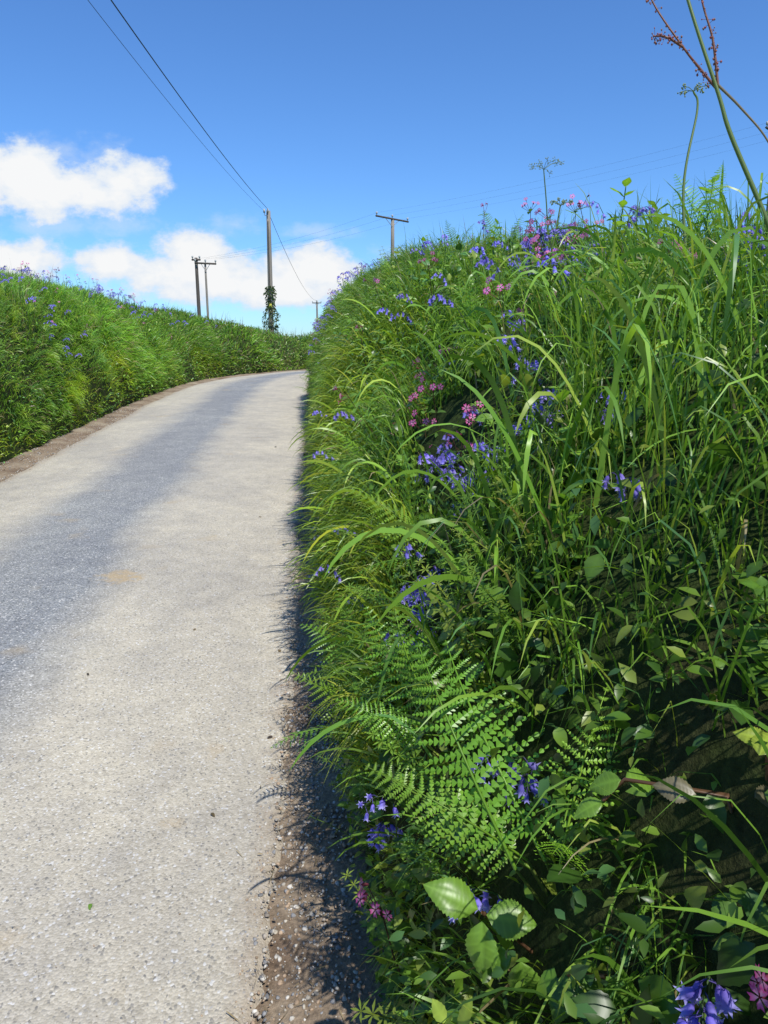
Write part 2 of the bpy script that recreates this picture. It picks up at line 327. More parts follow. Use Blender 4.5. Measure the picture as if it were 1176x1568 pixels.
def brambleT(n=12,wd=.36,curl=.3,seed=0,sub=4):
    """serrated ovate leaf: pleated between slanting side veins, arched and slightly waved"""
    r=np.random.default_rng(seed); t=T(); v=[];c=[];f=[]; m=2*n+1; ph=r.uniform(0,6); K=2*sub+1
    for k in range(m):
        y=k/(m-1); w0=wd*(math.sin(math.pi*min(1,y**.68))**.85) if 0<y<1 else 0
        for j in range(-sub,sub+1):
            a=abs(j)/sub; tooth=1.0 if (k%2==0 or a<1) else .90
            yy_=y+.16*a*w0/wd*(1-y)*.9
            pl_=math.cos(math.pi*k)*.018*math.sin(math.pi*min(1,a*.9+.05))
            z=-curl*y*y+.30*w0*a-.35*w0*a*a*1.1+pl_*(w0/wd)+.025*math.sin(7*y+ph+(2 if j<0 else 0))*a
            v.append((np.sign(j)*w0*a*tooth,min(yy_,1.0+.0*a),z))
            vein=(1.25 if a==0 else (1.10 if k%4==0 else .93)); c.append((vein,vein,vein*.95))
    for k in range(m-1):
        for j in range(K-1): a=k*K+j; f.append([a,a+1,a+K+1,a+K])
    t.add(v,f,c); return t
LEAF=leafT(2,.24); LEAFN=leafT(4,.3,.3,.35); BRL=[brambleT(12,.35,.3,1),brambleT(13,.38,.2,2),brambleT(11,.33,.4,3)]; BRS=brambleT(5,.34,.3,4,1)
def nettleT():
    t=T(); t.tube([(0,0,0),(.01,0,.5),(.03,.01,1)],[.012,.01,.006],4,(.9,.8,.7))
    for i,z in enumerate(np.linspace(.2,.98,8)):
        sz=.30*(1-.65*(z-.2)); 
        for k in range(2):
            az=i*1.57+k*3.14159+rng.normal()*.3; el=.15+rng.normal()*.15+(z**3)*.8
            y=np.array([math.cos(az)*math.cos(el),math.sin(az)*math.cos(el),math.sin(el)]); M=frames(y[None],UP[None])[0]
            t.merge(BRS,M,sz*rng.uniform(.8,1.15),(.02*z,0,z))
    return t
NETS=[nettleT() for _ in range(4)]; NET=NETS[0]
def vetchT():
    """sprawling stem with whorls of narrow leaves (cleavers)"""
    t=T(); path=[(0,0,0),(.02,0,.35),(.08,.02,.7),(.2,.02,1)]; t.tube(path,[.008,.007,.006,.004],3,(1,.95,.8)); P=np.array(path)
    L_=leafT(1,.13,.2,.2)
    for i in range(9):
        g=.12+.86*i/8; k=min(2,int(g*3)); p=P[k]*(1-(g*3-k))+P[k+1]*(g*3-k)
        for j in range(6):
            az=j*1.047+i*.4; y=np.array([math.cos(az),math.sin(az),.35]); t.merge(L_,frames(y[None],UP[None])[0],.14*(1.1-.5*g),p)
    return t
CLV=vetchT()
def grow_leaves(big,E,u0,u1,n,Sr,tp=None,out=.12,pal=None,q0=0,q1=None,rad=.6,bright=1.0):
    u,q,P,Nn,Tg=scatter(E,u0,u1,n,q0,q1)
    P=P+Nn*rng.uniform(0,out,(n,1))*(1+.6*sn(P,3,31))[:,None]*np.clip(.3+q/.9,0,1)[:,None]
    k=(np.linalg.norm(P-CAM,axis=1)>rad)&clear_of(P,.8); P,Nn=P[k],Nn[k]; n=len(P)
    f=nrm(Nn*.6+rng.normal(size=(n,3))*.7+UP*-.15); up=nrm(Nn*.5+UP*.7+rng.normal(size=(n,3))*.45)
    C=(pick(n) if pal is None else pick(n,pal=pal))*(1+.3*sn(P,1.5,32))[:,None]*bright
    big.inst(tp or LEAF,P,frames(f,up),rng.uniform(*Sr,n),C)
gr=Big()
grow_grass(gr,RE,-1.5,5,27000,(.07,.2),(.0025,.005),3)
grow_grass(gr,RE,-1.0,5,12000,(.18,.38),(.0028,.0065),7)
grow_grass(gr,RE,-1.0,6,14000,(.16,.34),(.002,.004),6,tuft=70,droop=(.7,1.6),straw=.02)
grow_grass(gr,RE,1.2,4.5,560,(.3,.5),(.007,.012),11,straw=0,droop=(.5,1.4),bright=1.15,q0=.8,pw=(.35,.15,.3,0,.05,.15))
grow_grass(gr,RE,5,12,15000,(.13,.34),(.005,.010),5)
grow_grass(gr,RE,5.5,13,11000,(.2,.36),(.004,.008),5,tuft=50,droop=(.7,1.5))
grow_grass(gr,RE,12,38,24000,(.16,.34),(.012,.020),3)
grow_grass(gr,RE,.8,14,1000,(.22,.46),(.003,.007),5,q0=pl[5],lean=.3,droop=(.1,.9),upr=(1.0,2))
gr.build("grass",M_leaf)
gl=Big()
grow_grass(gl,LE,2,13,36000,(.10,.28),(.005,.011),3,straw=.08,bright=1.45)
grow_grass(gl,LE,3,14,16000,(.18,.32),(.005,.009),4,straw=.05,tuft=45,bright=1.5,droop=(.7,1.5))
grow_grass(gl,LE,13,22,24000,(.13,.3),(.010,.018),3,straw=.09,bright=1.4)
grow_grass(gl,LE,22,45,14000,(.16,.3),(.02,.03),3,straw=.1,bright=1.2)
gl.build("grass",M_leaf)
lv=Big()
grow_leaves(lv,RE,-1.5,5,18000,(.014,.036)); grow_leaves(lv,RE,.2,1.8,800,(.02,.042),tp=LEAFN,q1=1.7,out=.08); grow_leaves(lv,RE,-.3,3,520,(.03,.06),tp=BRS,q1=2.2,out=.10,pal=PAL[[1,3,3,0]]); grow_leaves(lv,RE,1.5,6,1500,(.03,.06),tp=LEAFN,q0=1.6,out=.14,bright=1.15); grow_leaves(lv,RE,5,12,8000,(.025,.05)); grow_leaves(lv,RE,12,38,6000,(.05,.08))
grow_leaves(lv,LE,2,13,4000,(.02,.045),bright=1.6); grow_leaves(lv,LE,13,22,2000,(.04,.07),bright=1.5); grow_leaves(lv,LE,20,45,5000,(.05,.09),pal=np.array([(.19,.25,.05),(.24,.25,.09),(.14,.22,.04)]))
def grow_plants(big,tps,E,u0,u1,n,Sr,q0=.1,q1=None,pal=None,upw=.8,rad=1.0,out=.0,bright=1.0):
    for tp in tps:
        u,q,P,Nn,Tg=scatter(E,u0,u1,n//len(tps),q0,q1); k=(np.linalg.norm(P-CAM,axis=1)>rad)&clear_of(P+UP*.12); P,Nn=P[k],Nn[k]; m=len(P)
        D=nrm(Nn*.5+UP*upw+rng.normal(size=(m,3))*.22); S=rng.uniform(*Sr,m)
        big.inst(tp,P-Nn*.03+Nn*out,frames_z(D,Nn+rng.normal(size=(m,3))*.8),S,(pick(m) if pal is None else pick(m,pal=pal))*bright)
grow_plants(lv,NETS,RE,0,6,120,(.14,.26)); grow_plants(lv,[CLV],RE,.8,6,450,(.14,.26),out=.03,pal=PAL[[0,2,5]],rad=1.4); grow_plants(lv,[CLV],RE,6,13,260,(.2,.36),out=.03,pal=PAL[[0,2,5]]); grow_plants(lv,NETS,RE,6,16,140,(.2,.34)); grow_plants(lv,[CLV],LE,4,14,220,(.2,.34),bright=1.3)
for i,(p,s) in enumerate([((1.0,3.27,1.84),.36),((1.14,3.1,1.86),.27),((1.22,2.9,1.84),.30),((.70,5.3,2.05),.32),((.38,7.2,2.2),.33),((.33,7.4,2.2),.28),((.52,6.3,2.1),.26),((1.30,2.6,1.8),.26)]):
    lv.inst(NETS[i%4],np.array([p]),frames_z(nrm(UP+rng.normal(size=3)*.2)[None],rng.normal(size=(1,3))),s,pick(1,pal=PAL[[0,2]]))
lv.build("hedgerow_leaves",M_leaf)
# ferns
def frondT(np_=16,pn=8):
    t=T(); L=np.linspace(0,1,12); path=[(0,y,.18*math.sin(y*2.2)-.12*y*y) for y in L]
    t.tube(path,[.008*(1-.7*y) for y in L],4,(.9,.85,.8))
    for i in range(np_):
        y=.10+.88*i/(np_-1); z=.18*math.sin(y*2.2)-.12*y*y
        ln=.26*min(1,(y+.22)*1.8)*(1-y)**.8*1.25+.012
        for s in(-1,1):
            dx=np.array([s*.93,.28+.25*y+rng.normal()*.05,-.12+rng.normal()*.13]); dx/=np.linalg.norm(dx); pv=np.cross([0,0,1],dx); pv/=np.linalg.norm(pv)
            lnn=ln*rng.uniform(.82,1.08)
            for k in range(pn):
                g=(k+.5)/pn; c=np.array([0,y,z])+dx*lnn*g; c[2]-=.25*lnn*g*g; h=(lnn*.062+.009)*(1-g)**.5*rng.uniform(.85,1.1); w2=lnn/pn*.46
                for ss in(-1,1):
                    tip=c+pv*ss*h+dx*h*.55; tip[2]-=.004
                    b_=rng.uniform(.85,1.1)
                    t.add([c-dx*w2,c+dx*w2,tip+dx*w2*.2,tip-dx*w2*.35],[[0,1,2,3]],(b_,b_,b_))
    return t
FRS=[frondT(),frondT(18,8),frondT(14,7)]; FPAL=np.array([(.26,.50,.045),(.20,.43,.04),(.31,.54,.06)])
def ferns(E,u0,u1,n,Sr,q0=.2,q1=2.3,bright=.8):
    fe=Big()
    u,q,P,Nn,Tg=scatter(E,u0,u1,n,q0,q1)
    for i in range(n):
        if np.linalg.norm(P[i]-CAM)<1.3: continue
        for FR in FRS:
            m=rng.integers(1,3); az=rng.normal(size=(m,3))*.55
            f=nrm(Nn[i]*.8+UP*.55+az); fe.inst(FR,np.repeat(P[i][None],m,0),frames(f,nrm(UP+Nn[i]*.5+rng.normal(size=(m,3))*.2)),rng.uniform(*Sr,m),pick(m,pal=FPAL)*bright)
    return fe
fe=ferns(RE,1.8,6,8,(.2,.34)) 
ferns(RE,6,14,12,(.25,.42)).build("fern",M_leaf)
ferns(LE,5,18,9,(.3,.5)).build("fern",M_leaf)
def frond(base,tip,face,root=None):
    b=np.array(base,float); t_=np.array(tip,float); S=np.linalg.norm(t_-b)
    fe.inst(FRS[rng.integers(3)],b[None],frames((t_-b)[None],np.array(face,float)[None]),S,pick(1,pal=FPAL))
    if root is not None:
        t=T(); t.tube([root,(np.array(root)+b)/2+(0,0,-.02),b],[.003,.0026,.0022],5,(.16,.22,.05)); fe.tmpl(t)
fc=(-.35,-.6,.75); rt=(.33,.95,.62)
frond((.19,.89,.81),(.06,1.14,1.05),fc,rt)
frond((.21,.91,.81),(-.01,.98,.91),(-.3,-.6,.8),rt)
frond((.24,.92,.80),(.12,1.26,1.0),(-.5,-.4,.8),rt)
frond((.25,.88,.82),(.34,1.0,1.04),(-.3,-.6,.8),rt)
frond((.26,.87,.82),(.20,.74,.95),(-.2,-.5,.9),rt)
frond((.22,.93,.78),(-.03,1.10,.84),(-.3,-.6,.8),rt)
frond((.08,1.34,.74),(-.10,1.34,.84),(-.3,-.6,.8),(.2,1.4,.62)); frond((.08,1.38,.78),(-.04,1.60,.94),(-.4,-.5,.8),(.2,1.4,.62)); frond((.10,1.36,.80),(.02,1.48,1.04),(-.5,-.5,.6),(.2,1.4,.62))
for b_,t_ in [((1.15,2.72,1.95),(1.22,2.80,2.17)),((1.12,2.7,1.95),(1.05,2.8,2.14)),((.78,5.0,2.15),(.66,5.1,2.4)),((.85,5.0,2.15),(.93,5.1,2.38)),((.60,6.3,2.3),(.52,6.4,2.55)),((.64,6.4,2.3),(.76,6.4,2.52))]: frond(b_,t_,(-.5,-.5,.7))
fe.build("fern",M_leaf)
# bramble sprays
def bramble(items,stems):
    b=Big()
    for i,(c,fwd,up,s,col) in enumerate(items):
        b.inst(BRL[i%3],np.array([c],float),frames(np.array([fwd],float),np.array([up],float)+rng.normal(size=(1,3))*.15),s*.88,np.array([col],float)*rng.uniform(.85,1.1))
    t=T()
    for p in stems: t.tube(p,[.0028]*len(p),5,(.20,.11,.06))
    b.tmpl(t); b.build("bramble",M_leaf)
lc=(.20,.37,.05); ld=(.12,.25,.04); lr=(.19,.17,.10)
bramble([((.135,.87,.76),(-.6,.05,.35),(-.3,-.55,.8),.092,lc),((.145,.86,.76),(.5,-.1,-.0),(-.2,-.5,.85),.082,lc),((.14,.86,.75),(-.1,-.35,-.5),(-.3,-.6,.7),.09,lc),((.19,.83,.71),(.1,-.1,-.5),(-.4,-.7,.5),.08,lc),((.18,.84,.71),(-.6,.1,-.3),(-.3,-.6,.7),.07,ld),((.24,.77,.75),(.5,-.3,-.1),(-.3,-.6,.8),.07,ld),((.24,.77,.75),(-.3,-.4,-.4),(-.3,-.6,.7),.065,ld),((.27,.72,.80),(.4,-.2,-.4),(-.3,-.6,.7),.06,ld),((.21,.80,.70),(.5,.2,-.35),(-.3,-.6,.7),.065,ld)],
        [[(.30,.95,.55),(.22,.90,.66),(.14,.865,.76)],[(.30,.95,.55),(.26,.82,.68),(.24,.77,.75),(.27,.72,.80)]])
bramble([((.295,.78,1.03),(.45,.1,-.05),(-.2,-.5,.9),.055,lc),((.29,.78,1.03),(-.5,.2,-.25),(-.3,-.5,.9),.05,lc),((.27,.78,1.0),(-.6,-.1,-.15),(-.2,-.5,.9),.045,lc),((.355,.72,1.05),(-.6,.2,.1),(-.3,-.6,.8),.052,lr),((.41,.70,1.06),(.6,.1,-.05),(-.3,-.6,.8),.055,lr),((.42,.72,1.10),(.3,.3,.25),(-.3,-.5,.8),.05,(.32,.42,.06)),((.45,.74,1.10),(-.5,.2,.2),(-.3,-.5,.8),.05,(.32,.42,.06)),((.40,.68,.95),(-.5,-.2,-.3),(-.3,-.6,.8),.055,ld),((.36,.72,.88),(.5,-.2,-.3),(-.3,-.6,.8),.055,ld)],
        [[(.5,.85,.85),(.39,.72,1.05),(.295,.78,1.03),(.27,.78,1.0)],[(.5,.85,.85),(.45,.74,1.02),(.435,.73,1.10)]])
# flowers
def bellT():
    t=T(); n=6; prof=[(.0015,0),(.0045,-.003),(.0055,-.010),(.0055,-.016)]; v=[];f=[];c=[]
    c0=np.array([(.22,.16,.60),(.26,.21,.72),(.33,.29,.84),(.42,.39,.92)])
    for i,(r,z) in enumerate(prof):
        for k in range(n): v.append((r*math.cos(k*1.0472),r*math.sin(k*1.0472),z)); c.append(c0[i])
    for i in range(3):
        for k in range(n): f.append([i*n+k,i*n+(k+1)%n,(i+1)*n+(k+1)%n,(i+1)*n+k])
    for k in range(n):
        th=(k+.5)*1.0472; b=len(v)
        v.append((.0125*math.cos(th),.0125*math.sin(th),-.019)); c.append(np.array((.52,.50,.97)))
        f.append([3*n+k,3*n+(k+1)%n,b])
    t.add(v,f,c); return t
BELL=bellT()
def rot(ax,an): return np.array(Matrix.Rotation(an,3,Vector(ax)))
def bluebellT(nb=9,seed=0):
    r=np.random.default_rng(seed); t=T()
    path=[(0,0,0),(0,0,.15),(.008,0,.22),(.035,0,.265),(.065,0,.275),(.085,0,.262)]
    t.tube(path,[.0025,.0024,.002,.0016,.0012,.0008],4,(.10,.17,.06)); P=np.array(path)
    for i in range(nb):
        g=2+3.0*i/(nb-1); a=int(min(4,math.floor(g))); p=P[a]*(1-(g-a))+P[a+1]*(g-a) if a<5 else P[5]
        s=(-1)**i; off=np.array([r.uniform(.0,.014),s*r.uniform(.004,.016),-.004]); 
        t.tube([p,p+off*.6+(0,0,.003),p+off],.0007,3,(.16,.12,.40))
        R=rot((1,0,0),s*r.uniform(.1,.7))@rot((0,1,0),-r.uniform(-.1,.6)); t.merge(BELL,R,r.uniform(.95,1.3)*(1-.25*i/nb),p+off)
    return t
BB=[bluebellT(9,1),bluebellT(7,2),bluebellT(11,3)]
def campT():
    t=T(); v=[];f=[];c=[]
    for k in range(5):
        th=k*1.2566; R=rot((0,0,1),th); b=len(v)
        for p in [(.10,0,0),(.55,-.27,.06),(1.02,-.30,.0),(.80,0,.05),(1.02,.30,.0),(.55,.27,.06)]: v.append(R@np.array(p)); c.append((.90,.085,.42) if p[0]>.2 else (.95,.6,.8))
        f+=[[b,b+1,b+2,b+3],[b,b+3,b+4,b+5]]
    t.add(v,f,c); t.tube([(0,0,-1.0),(0,0,-.6),(0,0,-.03)],[.16,.26,.2],6,(.22,.05,.07)); return t
CF=campT()
def campionT(seed=0,nf=4):
    r=np.random.default_rng(seed); t=T(); t.tube([(0,0,0),(.005,0,.15),(.0,.004,.27)],[.0022,.002,.0015],4,(.14,.10,.05))
    for i in range(nf):
        e=np.array([r.uniform(-.02,.05),r.uniform(-.05,.05),.27+r.uniform(-.02,.05)]); t.tube([(0,.002,.24),(e+np.array([0,0,.2]))*.5+(0,0,.02),e],.001,4,(.16,.08,.06))
        d=nrm(np.array([.9,r.uniform(-.6,.6),r.uniform(.1,.8)])); M=frames_z(d[None],np.array([[.1,.3,1.0]]))[0]
        t.merge(CF,M,r.uniform(.0115,.0145),e+d*.012)
    for i,z in enumerate((.1,.18,.24)):
        for k in range(2):
            y=np.array([math.cos(i*1.57+k*3.14),math.sin(i*1.57+k*3.14),.4]); t.merge(LEAFN,frames(y[None],UP[None])[0],.04,(0,0,z))
    tt=np.array(t.c); g=(tt==1).all(1); tt[g]=(.15,.30,.05); t.c=[tuple(x) for x in tt]
    return t
CP=[campionT(1,3),campionT(2,5),campionT(3,2)]
WH=np.array([(1,1,1),(1.1,1.05,1.0),(.85,.85,.95)])
def cluster(big,tps,head,n,spread,hh=.27,S=(.8,1.05)):
    head=proud(head)
    for i in range(n):
        h=head+rng.normal(size=3)*spread*np.array([1,1,.9]); s=rng.uniform(*S); D=nrm(np.array([-.25,-.15,.9])+rng.normal(size=3)*.12)
        xh=nrm(np.array([-.5,-.9,0])+rng.normal(size=3)*.4)
        big.inst(tps[rng.integers(len(tps))],(h-D*hh*s)[None],frames_z(D[None],xh[None]),s,pick(1,pal=WH))
def random_flowers(big,tps,E,u0,u1,n,S,q0,q1,out=.06):
    for tp in tps:
        k=n//len(tps); u,q,P,Nn,Tg=scatter(E,u0,u1,k,q0,q1); m=(np.linalg.norm(P-CAM,axis=1)>1.5)&(sn(P,1.6,77)>-.1); P,Nn=P[m],Nn[m]; k=len(P)
        if k: big.inst(tp,P+Nn*out,frames_z(nrm(Nn*.35+UP*.8+rng.normal(size=(k,3))*.15),nrm(Nn+rng.normal(size=(k,3))*.5)),rng.uniform(*S,k),pick(k,pal=WH))
bl=Big()
for h,n,s in BBH: cluster(bl,BB,h,n,s)
random_flowers(bl,BB,RE,2,6,36,(.8,1.0),.6,3.4,.04); random_flowers(bl,BB,RE,6,14,110,(.9,1.1),.8,3.6,.04); random_flowers(bl,BB,RE,14,26,80,(1.1,1.4),1,3.6)
random_flowers(bl,BB,LE,5,14,100,(.9,1.15),.9,3.2,.0); random_flowers(bl,BB,LE,5,14,100,(1,1.2),2.6,3.8,.03); random_flowers(bl,BB,LE,14,24,90,(1.1,1.3),1.6,3.8,.02)
bl.build("bluebells",M_flower)
cp=Big()
for h,n,s in CPH: cluster(cp,CP,h,n,s,.28)
random_flowers(cp,CP,RE,3,14,45,(.9,1.1),.9,3.4,.07); random_flowers(cp,CP,RE,14,24,24,(1.1,1.4),1.4,3.6); random_flowers(cp,CP,LE,5,20,60,(1,1.3),1.0,3.7)
cp.build("red_campion",M_flower)
# tall sorrel and umbels
def blob(t,c,r,col):
    v=[(1,0,0),(-1,0,0),(0,1,0),(0,-1,0),(0,0,1.3),(0,0,-1.3)]; f=[[0,2,4],[2,1,4],[1,3,4],[3,0,4],[2,0,5],[1,2,5],[3,1,5],[0,3,5]]
    t.add([np.array(c)+np.array(p)*r for p in v],f,col)
b=Big(); t=T(); gs=(.20,.28,.08); rd=(.28,.12,.07)
def smooth_path(p,n=8): 
    c=catmull([(x,y) for x,y,z in p],n); z=catmull([(z,0) for x,y,z in p],n)[:,0]; return np.c_[c,z]
t.tube(smooth_path([(.97,1.70,1.45),(.90,1.70,1.70),(.856,1.706,1.81),(.774,1.75,2.0),(.745,1.77,2.09),(.68,1.82,2.29),(.62,1.88,2.52)]),list(np.linspace(.0068,.0030,49)),7,gs)
for p,sd_ in [([(.745,1.777,2.10),(.70,1.785,2.15),(.665,1.79,2.19),(.60,1.82,2.29),(.56,1.85,2.40)],1),([(.745,1.777,2.11),(.733,1.8,2.21),(.709,1.82,2.295),(.69,1.83,2.4)],1),([(.745,1.777,2.11),(.80,1.77,2.06),(.856,1.75,1.99),(.90,1.74,1.90)],0),([(.665,1.79,2.19),(.625,1.79,2.21),(.60,1.80,2.215)],1)]:
    sp_=smooth_path(p); t.tube(sp_,list(np.linspace(.0032,.0014,len(sp_))),5,rd if sd_ else (.3,.25,.16))
    if sd_:
        for c in sp_[2:]:
            if rng.random()<.25: continue
            for k in range(rng.integers(2,6)):
                o=rng.normal(size=3)*.0055; t.tube([c,c+o*.6,c+o],.0005,3,rd); blob(t,c+o,rng.uniform(.0014,.0032),(rng.uniform(.38,.55),rng.uniform(.13,.25),.14))
b.tmpl(t); b.build("sorrel_stem",M_leaf)
def umbel(path,r,n=11):
    b=Big(); t=T(); t.tube(smooth_path(path),list(np.linspace(.005,.003,8*(len(path)-1)+1)),6,gs); p=np.array(path[-1])
    for i in range(n):
        th=i*2.4; d=nrm(np.array([math.cos(th),math.sin(th),rng.uniform(-.1,.7)])); e=p+d*r*rng.uniform(.6,1.05); t.tube([p,(p+e)/2+(0,0,r*.12),e],.0013,3,gs)
        for k in range(7):
            o=nrm(rng.normal(size=3)+(0,0,.2))*r*.17; t.tube([e,e+o*.6,e+o],.0007,3,gs); blob(t,e+o,.003,(.36,.42,.16))
    b.tmpl(t); b.build("cow_parsley",M_leaf)
umbel([(.95,4.4,1.95),(.93,4.37,2.25),(.89,4.33,2.49)],.10,9)
umbel([(1.02,2.5,1.7),(1.0,2.58,2.05),(1.05,2.65,2.31),(1.035,2.66,2.37)],.045,7)
umbel([(.72,3.4,1.8),(.76,3.4,2.0),(.78,3.4,2.14)],.05,8)
# gravel
def stoneT(seed):
    r=np.random.default_rng(seed); g=(1+5**.5)/2
    v=[(-1,g,0),(1,g,0),(-1,-g,0),(1,-g,0),(0,-1,g),(0,1,g),(0,-1,-g),(0,1,-g),(g,0,-1),(g,0,1),(-g,0,-1),(-g,0,1)]
    f=[[0,11,5],[0,5,1],[0,1,7],[0,7,10],[0,10,11],[1,5,9],[5,11,4],[11,10,2],[10,7,6],[7,1,8],[3,9,4],[3,4,2],[3,2,6],[3,6,8],[3,8,9],[4,9,5],[2,4,11],[6,2,10],[8,6,7],[9,8,1]]
    t=T(); t.add([np.array(p)/1.9*r.uniform(.7,1.15)*np.array([1,.8,.6]) for p in v],f,(1,1,1)); return t
gv=Big(); SP=np.array([(.44,.40,.33),(.33,.29,.24),(.52,.49,.43),(.38,.28,.19),(.25,.25,.25)])
for sd_,(E,u0,u1,n,o0,o1,S) in enumerate([(RE,.6,5,6500,-.06,.22,(.0015,.005)),(RE,.6,5,1900,-.03,.24,(.004,.010)),(RE,5,14,2200,-.05,.15,(.003,.008)),(LE,4,14,2400,-.1,.35,(.004,.011)),(RE,1,7,900,-1.8,0,(.0015,.0035))]):
    u_=rng.uniform(u0,u1,n); o_=rng.uniform(o0,o1,n) if o0>-1 else -np.abs(rng.exponential(.35,n)); x,y,nx,ny=E.at(u_)
    P=np.stack([x+nx*o_,y+ny*o_,gz(y)],-1); k_=np.clip(o_/.2,0,1)
    P[:,2]=gz(y)+.012+.03*k_+(sn(P,14,3)*.012+sn(P,45,4)*.008)*k_+np.where(o_<.02,.018+np.clip(-o_,0,1.4)*.05,0)+.001
    gv.inst(stoneT(sd_),P,frames(rng.normal(size=(n,3)),rng.normal(size=(n,3))*.3+UP),rng.uniform(*S,n),pick(n,pal=SP))
gv.build("gravel",M_stone,False)
lt=Big()
n=500; u_=rng.uniform(.8,7,n); o_=rng.normal(.1,.10,n); x,y,nx,ny=RE.at(u_); P=np.stack([x+nx*o_,y+ny*o_,gz(y)+.045],-1)
D=nrm(rng.normal(size=(n,3))*[1,1,.08]); blades(lt,P,D,rng.uniform(.01,.05,n),rng.uniform(.0015,.004,n),rng.uniform(0,.1,n),np.array([[.36,.29,.17]])*rng.uniform(.5,1.2,(n,1)),3)
# odd leaves and twigs blown onto the lane
fl=[(-1.35,9.0,.05,(.05,.05,.03)),(-.78,1.62,.018,(.16,.30,.05)),(-.42,2.45,.03,(.10,.07,.05)),(-1.0,5.6,.03,(.12,.09,.05)),(-.55,2.0,.02,(.14,.11,.06)),(-1.3,2.9,.018,(.10,.08,.05)),(-.95,3.4,.02,(.3,.22,.12)),(-.5,3.2,.025,(.2,.15,.08))]
for px,py,s,c in fl:
    a_=px-(-.15-.098*py); ww=np.clip(-a_/2.96,0,1); lt.inst(LEAFN,np.array([[px,py,float(gz(py))+.036+.04*(1-(2*ww-1)**2)]]),frames(np.array([[rng.normal(),rng.normal(),.05]]),np.array([[.1,.1,1.]])),s,np.array([c]))
lt.build("dry_litter",M_leaf)
# ---------------------------------------------------------------- poles, wires, ivy
WD=(.27,.235,.19); DK=(.10,.085,.07); IN=(.45,.45,.43); MT=(.30,.31,.32)
def pole(x,y,z0,z1,r,col=WD,arm=None,lean=(0,0)):
    b=Big(); t=T(); t.tube([(x-lean[0]*(1-k),y,z0+(z1-z0)*k) for k in np.linspace(0,1,7)],[r*(1.15-.35*k) for k in np.linspace(0,1,7)],12,col,True)
    if arm:
        for (a,c) in arm:
            a=np.array(a,float);c=np.array(c,float); t.tube([a,(a+c)/2,c],.055,4,DK,True); m=(a+c)/2
            for f in(.03,.5,.97) if np.linalg.norm(c-a)>.8 else (.1,.9):
                p=a*(1-f)+c*f; t.tube([p,p+(0,0,.10),p+(0,0,.12),p+(0,0,.22),p+(0,0,.24)],[.02,.02,.055,.055,.03],8,IN,True)
            for f in(.28,.72):
                p=a*(1-f)+c*f; t.tube([p,(p+m-(0,0,.45))/2,m-(0,0,.45)],.018,5,MT)
    b.tmpl(t); return b,t
b,t=pole(-5.8,38.5,.4,8.0,.13,arm=None,lean=(.08,0))
t=T(); t.tube([(-5.8,38.35,7.75),(-5.95,38.3,7.75),(-5.98,38.3,7.9)],.02,5,MT); t.tube([(-5.98,38.3,7.88),(-5.98,38.3,8.05)],[.05,.04],8,IN,True); t.tube([(-5.8,38.36,7.9),(-5.8,38.3,7.95),(-5.8,38.3,8.08)],[.03,.05,.03],8,IN,True)
for k in range(4): t.box((-5.8,38.37,2.6+.35*k),(.22,.03,.03),MT)
t.tube([(-5.84,38.36,.6),(-5.84,38.36,4),(-5.82,38.38,7.5)],.022,6,DK); t.box((-5.84,38.34,3.4),(.16,.05,.22),(.6,.55,.1))
b.tmpl(t); b.build("utility_pole",M_wood)
b,t=pole(-11.8,47.5,.4,6.75,.12,DK,[((-12.05,47.4,6.62),(-11.5,47.4,6.62))]); b.build("utility_pole",M_wood)
b,t=pole(-11.22,47.4,.4,6.45,.075,WD,[((-11.85,47.28,6.42),(-10.5,47.28,6.36))]); b.build("utility_pole",M_wood)
b,t=pole(.53,47,.4,8.95,.13,WD,[((-.5,46.3,9.03),(1.52,47.5,8.86))]); b.build("utility_pole",M_wood)
b,t=pole(-8.9,99,.4,7.0,.13,WD,[((-9.5,98.9,6.7),(-8.3,98.9,6.7))]); b.build("utility_pole",M_wood)
b,t=pole(-3.1,-15,-.3,7.8,.13,WD,None); b.build("utility_pole",M_wood)
def wire(b,a,c,sag,r):
    k=np.linspace(0,1,40)[:,None]; p=np.array(a)*(1-k)+np.array(c)*k; p[:,2]-=(4*sag*k*(1-k))[:,0]; t=T(); t.tube(p,r,4,(.03,.03,.035)); b.tmpl(t)
b=Big(); wire(b,(-5.8,38.3,8.05),(-3.0,-15,7.6),.8,.013); wire(b,(-5.98,38.3,7.95),(-3.4,-15,7.55),.85,.006)
wire(b,(-5.8,38.4,7.95),(-8.9,99,7.0),1.0,.012)
for i,(p) in enumerate([(-.45,46.33,9.2),(.51,46.9,9.15),(1.47,47.47,9.05)]):
    wire(b,p,(15.5+i*.9,31.8+i*.9,10.2),.25,.0022); wire(b,p,(-11.8+.6*i,47.3,6.65),.3,.003)
b.build("overhead_wires",M_wire)
b,t=pole(16.4,32.7,.4,10.1,.13,WD,[((15.4,31.7,10.0),(17.4,33.7,10.0))]); b.build("utility_pole",M_wood)
b=Big(); n=1500; z=rng.uniform(.6,4.4,n); rr=(.12+.34*np.clip((4.6-z)/3,0,1))*rng.uniform(.5,1.1,n)*(1+.3*np.sin(z*5)); th=rng.uniform(0,6.28,n)
P=np.stack([-5.85+rr*np.cos(th),38.5+rr*np.sin(th),z],-1); f=np.stack([np.cos(th),np.sin(th),-rng.uniform(0,1,n)],-1)+rng.normal(size=(n,3))*.4
b.inst(LEAF,P,frames(f,nrm(UP+rng.normal(size=(n,3))*.5)),rng.uniform(.09,.16,n),pick(n,pal=np.array([(.06,.11,.03),(.08,.13,.03),(.14,.16,.06)]))); b.build("ivy",M_leaf)
b=Big(); t=T()
